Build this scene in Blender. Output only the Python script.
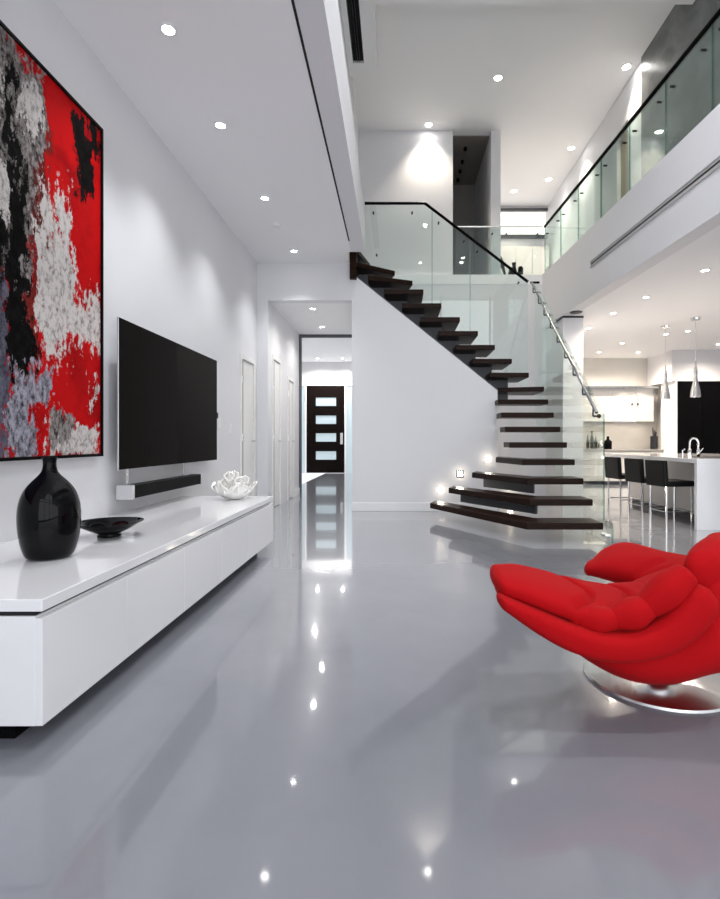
import bpy, bmesh, math, random
from mathutils import Vector, Matrix
random.seed(7)
PI = math.pi
S = bpy.context.scene
C = S.collection
for o in list(bpy.data.objects):
    bpy.data.objects.remove(o, do_unlink=True)

# ------------------------------------------------------------------ camera
F_PX = 512.0; VX = 396.0; VY = 441.0
cd = bpy.data.cameras.new('camera'); cam = bpy.data.objects.new('camera', cd); C.objects.link(cam)
cd.sensor_fit = 'HORIZONTAL'; cd.sensor_width = 36.0; cd.lens = 36.0 * F_PX / 720.0
cd.shift_x = -(VX - 360.0) / 720.0
cd.shift_y = -(449.5 - VY) / 720.0
cd.clip_start = 0.05; cd.clip_end = 200
cam.location = (0, 0, 1.0); cam.rotation_euler = (PI / 2, 0, 0)
S.camera = cam

# ------------------------------------------------------------------ world / exposure
w = bpy.data.worlds.new('world'); S.world = w; w.use_nodes = True
bg = w.node_tree.nodes['Background']
bg.inputs[0].default_value = (0.93, 0.95, 1.0, 1); bg.inputs[1].default_value = 1.1
S.view_settings.view_transform = 'Standard'; S.view_settings.look = 'None'
S.view_settings.exposure = 0.02; S.view_settings.gamma = 1.0
S.view_settings.use_curve_mapping = False

COOL = (0.97, 0.98, 1.0); NEUT = (1.0, 0.97, 0.92); WARM = (1.0, 0.86, 0.68)

def area(name, loc, sx, sy, energy, col, rot=(0, 0, 0)):
    l = bpy.data.lights.new(name, 'AREA'); l.shape = 'RECTANGLE'; l.size = sx; l.size_y = sy
    l.energy = energy; l.color = col
    o = bpy.data.objects.new(name, l); o.location = loc; o.rotation_euler = rot; C.objects.link(o)
    return o
# unseen fill light added behind the camera, standing in for window light
area('daylight_fill', (3.4, -2.7, 3.1), 10.6, 6.0, 330, (0.95, 0.97, 1.0), (PI / 2, 0, 0))

def at(x, y, Y):
    return Vector(((x - VX) * Y / F_PX, Y, 1.0 + (VY - y) * Y / F_PX))

# ------------------------------------------------------------------ materials
M = {}
def nt(name):
    m = bpy.data.materials.new(name); m.use_nodes = True
    return m, m.node_tree.nodes, m.node_tree.links
def mat(name, col, rough=0.5, metal=0.0, spec=0.5, coat=0.0, coatr=0.05, bump=0.0, bscale=60, var=0.0, vscale=4, ior=1.5):
    m, n, l = nt(name); b = n['Principled BSDF']
    b.inputs['Base Color'].default_value = (*col, 1); b.inputs['Roughness'].default_value = rough
    b.inputs['IOR'].default_value = ior; b.inputs['Metallic'].default_value = metal; b.inputs['Specular IOR Level'].default_value = spec
    b.inputs['Coat Weight'].default_value = coat; b.inputs['Coat Roughness'].default_value = coatr
    tc = n.new('ShaderNodeTexCoord')
    if var > 0:
        t = n.new('ShaderNodeTexNoise'); t.inputs['Scale'].default_value = vscale; t.inputs['Detail'].default_value = 5
        l.new(tc.outputs['Object'], t.inputs['Vector'])
        r = n.new('ShaderNodeMapRange'); r.inputs['To Min'].default_value = 1 - var; r.inputs['To Max'].default_value = 1 + var
        l.new(t.outputs['Fac'], r.inputs['Value'])
        mx = n.new('ShaderNodeVectorMath'); mx.operation = 'SCALE'; mx.inputs[0].default_value = col
        l.new(r.outputs[0], mx.inputs['Scale']); l.new(mx.outputs[0], b.inputs['Base Color'])
    if bump > 0:
        t2 = n.new('ShaderNodeTexNoise'); t2.inputs['Scale'].default_value = bscale; t2.inputs['Detail'].default_value = 3
        l.new(tc.outputs['Object'], t2.inputs['Vector'])
        bp = n.new('ShaderNodeBump'); bp.inputs['Strength'].default_value = bump; bp.inputs['Distance'].default_value = 0.01
        l.new(t2.outputs['Fac'], bp.inputs['Height']); l.new(bp.outputs[0], b.inputs['Normal'])
    M[name] = m
    return m
def emit(name, col, st):
    m, n, l = nt(name); b = n['Principled BSDF']
    b.inputs['Base Color'].default_value = (0.8, 0.8, 0.8, 1)
    b.inputs['Emission Color'].default_value = (*col, 1); b.inputs['Emission Strength'].default_value = st
    M[name] = m
def glass(name, tint, rough=0.0, base=0.05):
    m, n, l = nt(name); n.remove(n['Principled BSDF']); out = n['Material Output']
    tr = n.new('ShaderNodeBsdfTransparent'); tr.inputs[0].default_value = (*tint, 1)
    gl = n.new('ShaderNodeBsdfGlossy'); gl.inputs['Roughness'].default_value = rough; gl.inputs[0].default_value = (0.95, 1, 0.98, 1)
    lw = n.new('ShaderNodeLayerWeight'); lw.inputs[0].default_value = 0.5
    p = n.new('ShaderNodeMath'); p.operation = 'POWER'; p.inputs[1].default_value = 4.0
    l.new(lw.outputs['Facing'], p.inputs[0])
    a = n.new('ShaderNodeMath'); a.operation = 'MULTIPLY_ADD'; a.inputs[1].default_value = 0.8; a.inputs[2].default_value = base
    l.new(p.outputs[0], a.inputs[0])
    mx = n.new('ShaderNodeMixShader'); l.new(a.outputs[0], mx.inputs[0]); l.new(tr.outputs[0], mx.inputs[1]); l.new(gl.outputs[0], mx.inputs[2])
    l.new(mx.outputs[0], out.inputs[0]); M[name] = m

mat('wall', (0.73, 0.73, 0.75), 0.6, var=0.015, bump=0.03)
mat('ceil', (0.88, 0.88, 0.89), 0.8)
mat('trim', (0.82, 0.82, 0.83), 0.35)
mat('door_white', (0.80, 0.79, 0.77), 0.35)
mat('gloss_white', (0.84, 0.84, 0.86), 0.12, coat=0.6)
mat('cab_white', (0.62, 0.61, 0.59), 0.25)
mat('black_gloss', (0.002, 0.002, 0.003), 0.05, ior=1.25)
mat('black_satin', (0.004, 0.004, 0.0045), 0.35, ior=1.1)
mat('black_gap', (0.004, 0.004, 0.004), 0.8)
mat('screen', (0.006, 0.0045, 0.0035), 0.04, ior=1.07)
mat('dark_metal', (0.03, 0.03, 0.035), 0.35, metal=0.6)
mat('steel', (0.72, 0.72, 0.72), 0.22, metal=1.0)
mat('chrome', (0.86, 0.86, 0.87), 0.06, metal=1.0)
mat('brushed', (0.78, 0.78, 0.78), 0.2, metal=1.0)
mat('rail_steel', (0.42, 0.42, 0.43), 0.25, metal=1.0)
mat('silver', (0.62, 0.62, 0.64), 0.3, metal=0.6)
mat('grey_paint', (0.10, 0.105, 0.115), 0.5, spec=0.3)
mat('leather', (0.005, 0.005, 0.0055), 0.45, spec=0.25, bump=0.1, bscale=200)
mat('porcelain', (0.82, 0.81, 0.78), 0.2, coat=0.5)
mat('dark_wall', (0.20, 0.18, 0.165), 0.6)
mat('counter', (0.30, 0.29, 0.28), 0.2, var=0.2, vscale=30)
mat('marble', (0.60, 0.58, 0.55), 0.2, var=0.06, vscale=5)
mat('plastic_white', (0.82, 0.82, 0.82), 0.4)
mat('bottle_green', (0.01, 0.02, 0.012), 0.08, coat=1)
mat('beige', (0.42, 0.35, 0.27), 0.5)
mat('shade_glass', (0.62, 0.62, 0.63), 0.12, metal=0.85)
emit('lamp', (1, 0.97, 0.92), 55)
emit('lamp_warm', (1, 0.88, 0.68), 60)
emit('lamp_soft', (1, 0.93, 0.8), 6)
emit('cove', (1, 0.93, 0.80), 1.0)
emit('frosted', (0.74, 0.88, 0.95), 0.5)
M['frosted'].node_tree.nodes['Principled BSDF'].inputs['Base Color'].default_value = (0.2, 0.25, 0.27, 1)
mat('door_dark', (0.006, 0.004, 0.0035), 0.4, ior=1.12)
glass('glass', (0.93, 0.965, 0.955), base=0.045)
glass('glass_green', (0.84, 0.91, 0.89), base=0.06)
glass('glass_edge', (0.62, 0.76, 0.72), base=0.08)

# floor: polished poured resin
m, n, l = nt('floor_resin'); b = n['Principled BSDF']; tc = n.new('ShaderNodeTexCoord')
t = n.new('ShaderNodeTexNoise'); t.inputs['Scale'].default_value = 0.9; t.inputs['Detail'].default_value = 6; t.inputs['Roughness'].default_value = 0.6
l.new(tc.outputs['Object'], t.inputs['Vector'])
cr = n.new('ShaderNodeValToRGB'); cr.color_ramp.elements[0].position = 0.3; cr.color_ramp.elements[1].position = 0.7
cr.color_ramp.elements[0].color = (0.20, 0.208, 0.238, 1); cr.color_ramp.elements[1].color = (0.25, 0.256, 0.286, 1)
l.new(t.outputs['Fac'], cr.inputs[0]); l.new(cr.outputs[0], b.inputs['Base Color'])
b.inputs['Roughness'].default_value = 0.2; b.inputs['Specular IOR Level'].default_value = 0.4
b.inputs['Coat Weight'].default_value = 0.8; b.inputs['Coat Roughness'].default_value = 0.045
t2 = n.new('ShaderNodeTexNoise'); t2.inputs['Scale'].default_value = 2.2; t2.inputs['Detail'].default_value = 2
l.new(tc.outputs['Object'], t2.inputs['Vector'])
bp = n.new('ShaderNodeBump'); bp.inputs['Strength'].default_value = 0.10; bp.inputs['Distance'].default_value = 0.01
l.new(t2.outputs['Fac'], bp.inputs['Height']); l.new(bp.outputs[0], b.inputs['Coat Normal'])
M['floor'] = m

# espresso wood
m, n, l = nt('espresso'); b = n['Principled BSDF']; tc = n.new('ShaderNodeTexCoord')
mp = n.new('ShaderNodeMapping'); mp.inputs['Scale'].default_value = (2, 30, 30); l.new(tc.outputs['Object'], mp.inputs[0])
t = n.new('ShaderNodeTexNoise'); t.inputs['Scale'].default_value = 2.5; t.inputs['Detail'].default_value = 6; l.new(mp.outputs[0], t.inputs['Vector'])
cr = n.new('ShaderNodeValToRGB'); cr.color_ramp.elements[0].position = 0.3; cr.color_ramp.elements[1].position = 0.75
cr.color_ramp.elements[0].color = (0.007, 0.0035, 0.0025, 1); cr.color_ramp.elements[1].color = (0.03, 0.014, 0.009, 1)
l.new(t.outputs['Fac'], cr.inputs[0]); l.new(cr.outputs[0], b.inputs['Base Color']); b.inputs['Roughness'].default_value = 0.35; b.inputs['IOR'].default_value = 1.18
M['espresso'] = m

# red wool
m, n, l = nt('red_fabric'); b = n['Principled BSDF']; tc = n.new('ShaderNodeTexCoord')
t = n.new('ShaderNodeTexNoise'); t.inputs['Scale'].default_value = 350; l.new(tc.outputs['Object'], t.inputs['Vector'])
bp = n.new('ShaderNodeBump'); bp.inputs['Strength'].default_value = 0.15; bp.inputs['Distance'].default_value = 0.004
l.new(t.outputs['Fac'], bp.inputs['Height']); l.new(bp.outputs[0], b.inputs['Normal'])
b.inputs['Base Color'].default_value = (0.40, 0.0012, 0.004, 1); b.inputs['Roughness'].default_value = 0.85
b.inputs['Sheen Weight'].default_value = 0.05; b.inputs['Sheen Tint'].default_value = (1, 0.25, 0.2, 1); b.inputs['Specular IOR Level'].default_value = 0.15
M['red'] = m

# dark grey stone wall upstairs
m, n, l = nt('stone'); b = n['Principled BSDF']; tc = n.new('ShaderNodeTexCoord')
t = n.new('ShaderNodeTexNoise'); t.inputs['Scale'].default_value = 1.4; t.inputs['Detail'].default_value = 9; t.inputs['Distortion'].default_value = 1.8
l.new(tc.outputs['Object'], t.inputs['Vector'])
cr = n.new('ShaderNodeValToRGB'); cr.color_ramp.elements[0].position = 0.42; cr.color_ramp.elements[1].position = 0.62
cr.color_ramp.elements[0].color = (0.10, 0.108, 0.108, 1); cr.color_ramp.elements[1].color = (0.19, 0.20, 0.20, 1)
l.new(t.outputs['Fac'], cr.inputs[0]); l.new(cr.outputs[0], b.inputs['Base Color']); b.inputs['Roughness'].default_value = 0.35
M['stone'] = m

# abstract painting (object space: Y along the wall, Z up, metres)
def painting():
    m, n, l = nt('canvas_paint'); b = n['Principled BSDF']; b.inputs['Roughness'].default_value = 0.5; b.inputs['IOR'].default_value = 1.1
    tc = n.new('ShaderNodeTexCoord'); sep = n.new('ShaderNodeSeparateXYZ'); l.new(tc.outputs['Object'], sep.inputs[0])
    def math_(op, a, bb=None, c=None):
        x = n.new('ShaderNodeMath'); x.operation = op
        for i, v in enumerate((a, bb, c)):
            if v is None: continue
            if isinstance(v, (int, float)): x.inputs[i].default_value = v
            else: l.new(v, x.inputs[i])
        return x.outputs[0]
    def noise(scale, sy=1.0, sz=1.0, det=8, rough=0.65, off=0.0, dist=0.0):
        mp = n.new('ShaderNodeMapping'); mp.inputs['Scale'].default_value = (1, sy, sz); mp.inputs['Location'].default_value = (off, off * 2, off)
        l.new(tc.outputs['Object'], mp.inputs[0])
        t = n.new('ShaderNodeTexNoise'); t.inputs['Scale'].default_value = scale; t.inputs['Detail'].default_value = det
        t.inputs['Roughness'].default_value = rough; t.inputs['Distortion'].default_value = dist
        l.new(mp.outputs[0], t.inputs['Vector']); return t.outputs['Fac']
    ns = [noise(5, 1.6, 0.8, off=3.1, dist=0.6), noise(9, 1.5, 0.7, off=7.7, dist=0.4), noise(3, 1, 1, off=12), noise(22, 1, 0.8, off=5)]
    fine = noise(26, 1, 0.6, det=10, rough=0.8, off=1)
    def cen(v, k): return math_('MULTIPLY', math_('SUBTRACT', v, 0.5), k)
    na = noise(3.5, 1, 0.7, det=3, off=2.2); nb = noise(3.5, 1, 0.7, det=3, off=9.4)
    nc = noise(15, 1.3, 0.6, det=6, rough=0.7, off=4.0); nd = noise(15, 1.3, 0.6, det=6, rough=0.7, off=14.0)
    Yw = math_('ADD', math_('ADD', sep.outputs['Y'], cen(na, 0.35)), cen(nc, 0.22))
    Zw = math_('ADD', math_('ADD', sep.outputs['Z'], cen(nb, 0.55)), cen(nd, 0.55))
    def blob(y, z, ry, rz, k, ni, soft=0.06, k2=0.5):
        dy = math_('DIVIDE', math_('SUBTRACT', Yw, y), ry); dz = math_('DIVIDE', math_('SUBTRACT', Zw, z), rz)
        d = math_('POWER', math_('ADD', math_('POWER', math_('ABSOLUTE', dy), 4.0), math_('POWER', math_('ABSOLUTE', dz), 4.0)), 0.25)
        f = math_('ADD', math_('SUBTRACT', 1.0, d), cen(fine, k))
        r = n.new('ShaderNodeMapRange'); r.inputs['From Min'].default_value = 0; r.inputs['From Max'].default_value = soft; l.new(f, r.inputs['Value'])
        return r.outputs[0]
    def ramp(ni, c0, c1, lo=0.35, hi=0.65):
        cr = n.new('ShaderNodeValToRGB'); cr.color_ramp.elements[0].position = lo; cr.color_ramp.elements[1].position = hi
        cr.color_ramp.elements[0].color = (*c0, 1); cr.color_ramp.elements[1].color = (*c1, 1); l.new(ni, cr.inputs[0]); return cr.outputs[0]
    red = ramp(ns[2], (0.24, 0.002, 0.003), (0.46, 0.004, 0.005), 0.35, 0.55)
    white = ramp(fine, (0.16, 0.13, 0.125), (0.56, 0.53, 0.51), 0.38, 0.52)
    grey = ramp(fine, (0.008, 0.006, 0.006), (0.30, 0.27, 0.26), 0.42, 0.58)
    lav = ramp(fine, (0.02, 0.02, 0.028), (0.34, 0.33, 0.39), 0.40, 0.56)
    dlav = ramp(fine, (0.008, 0.008, 0.012), (0.14, 0.14, 0.19), 0.36, 0.62)
    blk = ramp(fine, (0.001, 0.001, 0.001), (0.012, 0.010, 0.010), 0.45, 0.7)
    drk = ramp(fine, (0.02, 0.006, 0.005), (0.22, 0.02, 0.016), 0.36, 0.6)
    cur = red
    def over(c, mask):
        nonlocal cur
        mx = n.new('ShaderNodeMix'); mx.data_type = 'RGBA'; l.new(mask, mx.inputs[0]); l.new(cur, mx.inputs[6]); l.new(c, mx.inputs[7]); cur = mx.outputs[2]
    def P(px0, px1, py0_, py1_):
        # a patch given by its extent along the wall (as seen) -> centre and half sizes on the canvas
        ya = 1.93 * 512 / (396.0 - px0) - 2.485; yb = 1.93 * 512 / (396.0 - px1) - 2.485
        Ym = (ya + yb) / 2 + 2.485; za = 1 + (441 - py0_) * Ym / 512 - 0.9; zb = 1 + (441 - py1_) * Ym / 512 - 0.9
        return ((ya + yb) / 2, (za + zb) / 2, abs(yb - ya) / 2, abs(za - zb) / 2)
    def put(c, px0, px1, y0_, y1_, k=1.0): over(c, blob(*P(px0, px1, y0_, y1_), k, 0))
    put(drk, 26, 52, 110, 260, 2.0)
    put(grey, -160, 40, -40, 260, 1.0)
    put(grey, 20, 47, 60, 170, 1.6)
    put(white, 22, 41, 78, 128, 1.4)
    put(white, -150, 19, 105, 205, 1.2)
    put(white, -60, 8, 40, 90, 1.6)
    put(blk, 9, 17, 60, 190, 1.8)
    put(blk, 8, 29, 165, 370, 1.4)
    put(blk, 14, 38, 290, 372, 1.6)
    put(blk, -30, 6, 215, 300, 2.4)
    put(dlav, -160, 14, 225, 500, 0.8)
    put(blk, 8, 34, 300, 372, 1.4)
    put(grey, 20, 31, 265, 292, 2.6)
    put(white, 36, 74, 222, 350, 3.4)
    put(white, 44, 60, 190, 235, 2.6)
    put(white, 62, 72, 190, 330, 2.2)
    put(white, 66, 101, 296, 350, 3.2)
    put(drk, 32, 38, 240, 350, 3.2)
    put(blk, 76, 96, 120, 200, 2.6)
    put(blk, 90, 101, 105, 150, 3.0)
    put(lav, 11, 38, 366, 480, 1.2)
    put(lav, 36, 52, 366, 408, 2.2)
    put(red, 34, 50, 412, 452, 1.6)
    put(white, 50, 102, 425, 462, 2.4)
    put(grey, 52, 70, 410, 450, 2.4)
    put(white, 86, 94, 380, 392, 3.0)
    l.new(cur, b.inputs['Base Color'])
    M['painting'] = m
painting()

# ------------------------------------------------------------------ mesh helpers
def new(): return bmesh.new()
def bx(bm, x0, x1, y0, y1, z0, z1):
    v = [bm.verts.new((x, y, z)) for z in (z0, z1) for y in (y0, y1) for x in (x0, x1)]
    for f in ((0, 2, 3, 1), (4, 5, 7, 6), (0, 1, 5, 4), (2, 6, 7, 3), (0, 4, 6, 2), (1, 3, 7, 5)):
        bm.faces.new([v[i] for i in f])
    return bm
def prism(bm, pts, axis, a0, a1):
    """extrude polygon; axis 'x': pts=(y,z); 'y': pts=(x,z); 'z': pts=(x,y)"""
    def p(q, a): return {'x': (a, q[0], q[1]), 'y': (q[0], a, q[1]), 'z': (q[0], q[1], a)}[axis]
    A = [bm.verts.new(p(q, a0)) for q in pts]; B = [bm.verts.new(p(q, a1)) for q in pts]
    bm.faces.new(A); bm.faces.new(B[::-1]); k = len(pts)
    for i in range(k): bm.faces.new([A[i], B[i], B[(i + 1) % k], A[(i + 1) % k]])
    bmesh.ops.recalc_face_normals(bm, faces=bm.faces)
    return bm
def lathe(bm, prof, c=(0, 0, 0), seg=48):
    rings = []
    for r, z in prof:
        if r < 1e-5: rings.append([bm.verts.new((c[0], c[1], c[2] + z))])
        else: rings.append([bm.verts.new((c[0] + r * math.cos(2 * PI * i / seg), c[1] + r * math.sin(2 * PI * i / seg), c[2] + z)) for i in range(seg)])
    for a, b in zip(rings, rings[1:]):
        for i in range(seg):
            j = (i + 1) % seg
            if len(a) == 1 and len(b) == 1: continue
            if len(a) == 1: bm.faces.new([a[0], b[i], b[j]])
            elif len(b) == 1: bm.faces.new([a[i], a[j], b[0]])
            else: bm.faces.new([a[i], a[j], b[j], b[i]])
    bmesh.ops.recalc_face_normals(bm, faces=bm.faces)
    return bm
def tube(bm, pts, r, seg=12, caps=True):
    pts = [Vector(p) for p in pts]; rings = []; up = None
    for i, p in enumerate(pts):
        t = (pts[min(i + 1, len(pts) - 1)] - pts[max(i - 1, 0)]).normalized()
        if up is None: up = t.orthogonal().normalized()
        u = (up - t * up.dot(t)).normalized(); up = u; v = t.cross(u)
        rr = r[i] if isinstance(r, (list, tuple)) else r
        rings.append([bm.verts.new(p + (u * math.cos(2 * PI * k / seg) + v * math.sin(2 * PI * k / seg)) * rr) for k in range(seg)])
    for a, b in zip(rings, rings[1:]):
        for k in range(seg): bm.faces.new([a[k], a[(k + 1) % seg], b[(k + 1) % seg], b[k]])
    if caps: bm.faces.new(rings[0][::-1]); bm.faces.new(rings[-1])
    bmesh.ops.recalc_face_normals(bm, faces=bm.faces)
    return bm
def cyl(bm, a, b, r, seg=16): return tube(bm, [a, b], r, seg)
def loft(bm, secs, seg=28, ex=2.4, endk=(1, 1), res=6, grooves=None):
    """secs: (centre, side vector, up vector); closed with rounded ends"""
    secs = [tuple(Vector(v) for v in s) for s in secs]
    def mix(a, b, t): return tuple(x.lerp(y, t) for x, y in zip(a, b))
    # catmull resample
    out = []; N = len(secs)
    for i in range(N - 1):
        p0 = secs[max(i - 1, 0)]; p1 = secs[i]; p2 = secs[i + 1]; p3 = secs[min(i + 2, N - 1)]
        for q in range(res):
            t = q / float(res)
            out.append(tuple(0.5 * ((2 * b) + (c - a) * t + (2 * a - 5 * b + 4 * c - d) * t * t + (3 * b - a - 3 * c + d) * t ** 3) for a, b, c, d in zip(p0, p1, p2, p3)))
    out.append(secs[-1])
    s0, s1 = out[0], out[-1]; d0 = (out[0][0] - out[1][0]).normalized(); d1 = (out[-1][0] - out[-2][0]).normalized()
    def cap(s, d, k):
        res = []; L = min(s[1].length, s[2].length) * k
        for q in range(1, 6):
            a = q / 6.0 * PI / 2
            res.append((s[0] + d * L * math.sin(a), s[1] * (1 - (1 - math.cos(a)) * 0.98), s[2] * math.cos(a)))
        return res
    full = cap(s0, d0, endk[0])[::-1] + out + cap(s1, d1, endk[1])
    rings = []
    for c, a, b in full:
        ring = []
        for k in range(seg):
            th = 2 * PI * k / seg; cc, ss = math.cos(th), math.sin(th)
            u = math.copysign(abs(cc) ** (2 / ex), cc); v = math.copysign(abs(ss) ** (2 / ex), ss)
            ring.append(bm.verts.new(c + a * u + b * v))
        rings.append(ring)
    for a, b in zip(rings, rings[1:]):
        for k in range(seg): bm.faces.new([a[k], a[(k + 1) % seg], b[(k + 1) % seg], b[k]])
    bm.faces.new(rings[0][::-1]); bm.faces.new(rings[-1])
    for (line, depth, wd) in (grooves or []):
        L = [Vector(p) for p in line]
        for v in bm.verts:
            p = Vector((v.co.x, v.co.y)); dm = 9
            for a, b in zip(L, L[1:]):
                t = max(0, min(1, (p - a).dot(b - a) / (b - a).length_squared)); dm = min(dm, (p - (a + (b - a) * t)).length)
            v.co.z -= depth * math.exp(-(dm / wd) ** 2)
    bmesh.ops.recalc_face_normals(bm, faces=bm.faces)
    return bm

def wloc(o):
    v = Vector(o.location)
    while o.parent: o = o.parent; v += Vector(o.location)
    return v
def obj(name, bm, m, parent=None, smooth=False, bevel=0.0, seg=2, origin=None):
    """vertices are given in world coordinates; the object gets a sensible origin"""
    if parent is not None:
        off = wloc(parent)
    elif origin is not None: off = Vector(origin)
    else:
        xs = [v.co for v in bm.verts]
        off = Vector(((min(c.x for c in xs) + max(c.x for c in xs)) / 2, (min(c.y for c in xs) + max(c.y for c in xs)) / 2, min(c.z for c in xs)))
    bmesh.ops.translate(bm, verts=bm.verts, vec=-off)
    me = bpy.data.meshes.new(name); bm.to_mesh(me); bm.free()
    me.materials.append(M[m] if isinstance(m, str) else m)
    if smooth:
        for p in me.polygons: p.use_smooth = True
    o = bpy.data.objects.new(name, me); C.objects.link(o)
    if parent is not None: o.parent = parent
    else: o.location = off
    if bevel:
        md = o.modifiers.new('bevel', 'BEVEL'); md.width = bevel; md.segments = seg; md.limit_method = 'ANGLE'
    return o
def tag(o, label, cat, group=None):
    o['label'] = label; o['category'] = cat
    if group: o['group'] = group
    return o
def thing(name, label, cat, loc, group=None):
    o = bpy.data.objects.new(name, None); C.objects.link(o); o.location = loc; o.empty_display_size = 0.1
    return tag(o, label, cat, group)
def struct(name, bm, m, parent=None, **k):
    o = obj(name, bm, m, parent, **k)
    if parent is None: o['kind'] = 'structure'
    return o
def dup(root, loc, label, group=None, rz=None):
    r = root.copy(); C.objects.link(r); r.location = loc; r['label'] = label
    if rz is not None: r.rotation_euler = (0, 0, rz)
    if group: r['group'] = group
    for ch in list(root.children):
        c = ch.copy(); C.objects.link(c); c.parent = r
        for g in list(ch.children):
            d = g.copy(); C.objects.link(d); d.parent = c
    return r

# ------------------------------------------------------------------ key dimensions
XL = -1.98          # left wall
ZL = 3.54           # low ceiling over the television side
YW = 7.31           # face of the wall under the stairs
ZU = 6.52           # upper ceiling
ZF = 3.94           # top of the upper floor edge
YB = 9.05           # back edge of the void
ZK = 2.99           # kitchen ceiling
R = 0.197           # riser
def fx(Y): return 2.82 - 0.0505 * (Y - 4.45)   # face of the gallery

# ------------------------------------------------------------------ structure
struct('floor', bx(new(), XL - 0.2, 9.0, -3.0, 17.0, -0.1, 0), 'floor')
# left wall with a door opening
D1 = (6.50, 7.17, 2.12)
bm = new(); bx(bm, XL - 0.15, XL, -3.0, D1[0], 0, ZL); bx(bm, XL - 0.15, XL, D1[1], YW, 0, ZL); bx(bm, XL - 0.15, XL, D1[0], D1[1], D1[2], ZL)
struct('wall_left', bm, 'wall')
bm = new(); prism(bm, [(XL - 0.15, -3.0), (-0.605, -3.0), (-0.605, 6.88), (-0.66, 6.88), (-0.66, YW), (XL - 0.15, YW)], 'z', ZL, ZL + 0.2)
struct('ceiling_left', bm, 'ceil')
# beam along the void
struct('trim_1', bx(new(), -0.605, -0.417, -3.0, 6.88, ZL, 4.16), 'wall')
struct('trim_2', bx(new(), -0.605, -0.588, 0.5, 6.5, ZL - 0.002, ZL + 0.04), 'black_gap')
struct('wall_upper_left', bx(new(), -0.80, -0.66, -3.0, YB + 0.3, 3.74, ZU), 'wall')
# wall under the stairs, hallway header
bm = new()
prism(bm, [(-0.63, 0), (1.45, 0), (1.45, 1.72), (-0.577, 3.35), (-0.63, 3.54)], 'y', YW, YW + 0.16)
struct('wall_stair', bm, 'wall')
bm = new(); bx(bm, XL - 0.15, -1.83, YW, YW + 0.16, 0, ZL); bx(bm, -1.83, -0.63, YW, YW + 0.16, 3.01, ZL + .2)
struct('wall_hall_front', bm, 'wall')
struct('baseboard_stair', bx(new(), -0.63, 1.45, YW - 0.018, YW, 0, 0.12), 'trim', bevel=0.004)
# hallway
H2 = (7.55, 8.12, 2.28); H3 = (8.62, 9.15, 2.10)
bm = new()
for a, b in ((YW + 0.16, H2[0]), (H2[1], H3[0]), (H3[1], 9.9)): bx(bm, -1.98, -1.83, a, b, 0, 3.01)
bx(bm, -1.98, -1.83, H2[0], H2[1], H2[2], 3.01); bx(bm, -1.98, -1.83, H3[0], H3[1], H3[2], 3.01)
struct('wall_hall_left', bm, 'wall')
struct('wall_hall_right', bx(new(), -0.63, -0.5, YW + 0.16, 9.7, 0, 3.01), 'wall')
struct('ceiling_hall', bx(new(), -1.98, -0.5, YW + 0.16, 9.7, 3.01, 3.15), 'ceil')
bm = new(); bx(bm, -1.83, -1.79, 9.66, 9.74, 0, 3.01); bx(bm, -1.79, -0.63, 9.66, 9.74, 2.96, 3.01)
struct('trim_3', bm, 'grey_paint')
struct('baseboard_hall', bx(new(), -1.83, -1.815, H3[1] + 0.06, 9.66, 0, 0.12), 'trim')
struct('baseboard_front', bx(new(), XL, -1.83, YW - 0.018, YW, 0, 0.12), 'trim')
struct('baseboard_left', bx(new(), XL, XL + 0.018, 4.7, D1[0] - 0.07, 0, 0.12), 'trim')
# foyer
bm = new(); bx(bm, -4.4, -0.4, 16.0, 16.15, 2.78, 3.47); bx(bm, -4.4, -3.15, 16.0, 16.15, 0, 2.78); bx(bm, -1.25, -0.4, 16.0, 16.15, 0, 2.78)
struct('wall_foyer_back', bm, 'wall')
struct('wall_foyer_left', bx(new(), -4.5, -4.4, 9.9, 16.15, 0, 3.47), 'wall')
struct('wall_foyer_right', bx(new(), -0.5, -0.4, 9.7, 16.0, 0, 3.47), 'wall')
bm = new(); bx(bm, -4.5, -1.98, 9.75, 9.9, 0, 3.47); bx(bm, -1.98, -0.4, 9.7, 9.85, 3.01, 3.47)
struct('wall_foyer_front', bm, 'wall')
struct('ceiling_foyer', bx(new(), -4.5, -0.4, 9.75, 16.15, 3.47, 3.6), 'ceil')

# doors in the left wall and the hall: casing (trim), white leaf, hinges
def side_door(name, X, y0, y1, zt, swing):
    cas = new(); wd = 0.06
    bx(cas, X - 0.15, X + 0.015, y0 - wd, y0, 0, zt + wd); bx(cas, X - 0.15, X + 0.015, y1, y1 + wd, 0, zt + wd)
    bx(cas, X - 0.15, X + 0.015, y0, y1, zt, zt + wd)
    o = struct(name, cas, 'door_white', bevel=0.003)
    leaf = new(); bx(leaf, X - 0.05, X - 0.006, y0 + 0.03, y1 - 0.005, 0.01, zt - 0.01)
    lf = obj('door_leaf', leaf, 'door_white', o)
    g = new(); bx(g, X - 0.01, X + 0.013, y0 + 0.001, y0 + 0.029, 0.01, zt - 0.01)  # solid black strip stands in for the shade in the door rebate
    obj('door_gap_shade', g, 'black_gap', o)
    for z in (0.25, 1.0, 1.75):
        h = new(); cyl(h, (X + 0.012, y0 + 0.02, z), (X + 0.012, y0 + 0.02, z + 0.09), 0.012)
        obj('hinge', h, 'steel', o)
    kn = new(); cyl(kn, (X - 0.01, y1 - 0.06, 1.0), (X + 0.04, y1 - 0.06, 1.0), 0.012); cyl(kn, (X + 0.04, y1 - 0.06, 1.0), (X + 0.04, y1 - 0.17, 1.0), 0.009)
    obj('door_handle', kn, 'steel', o)
    return o
side_door('door_1', XL, D1[0] + 0.06, D1[1] - 0.06, D1[2] - 0.06, 0)
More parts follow.
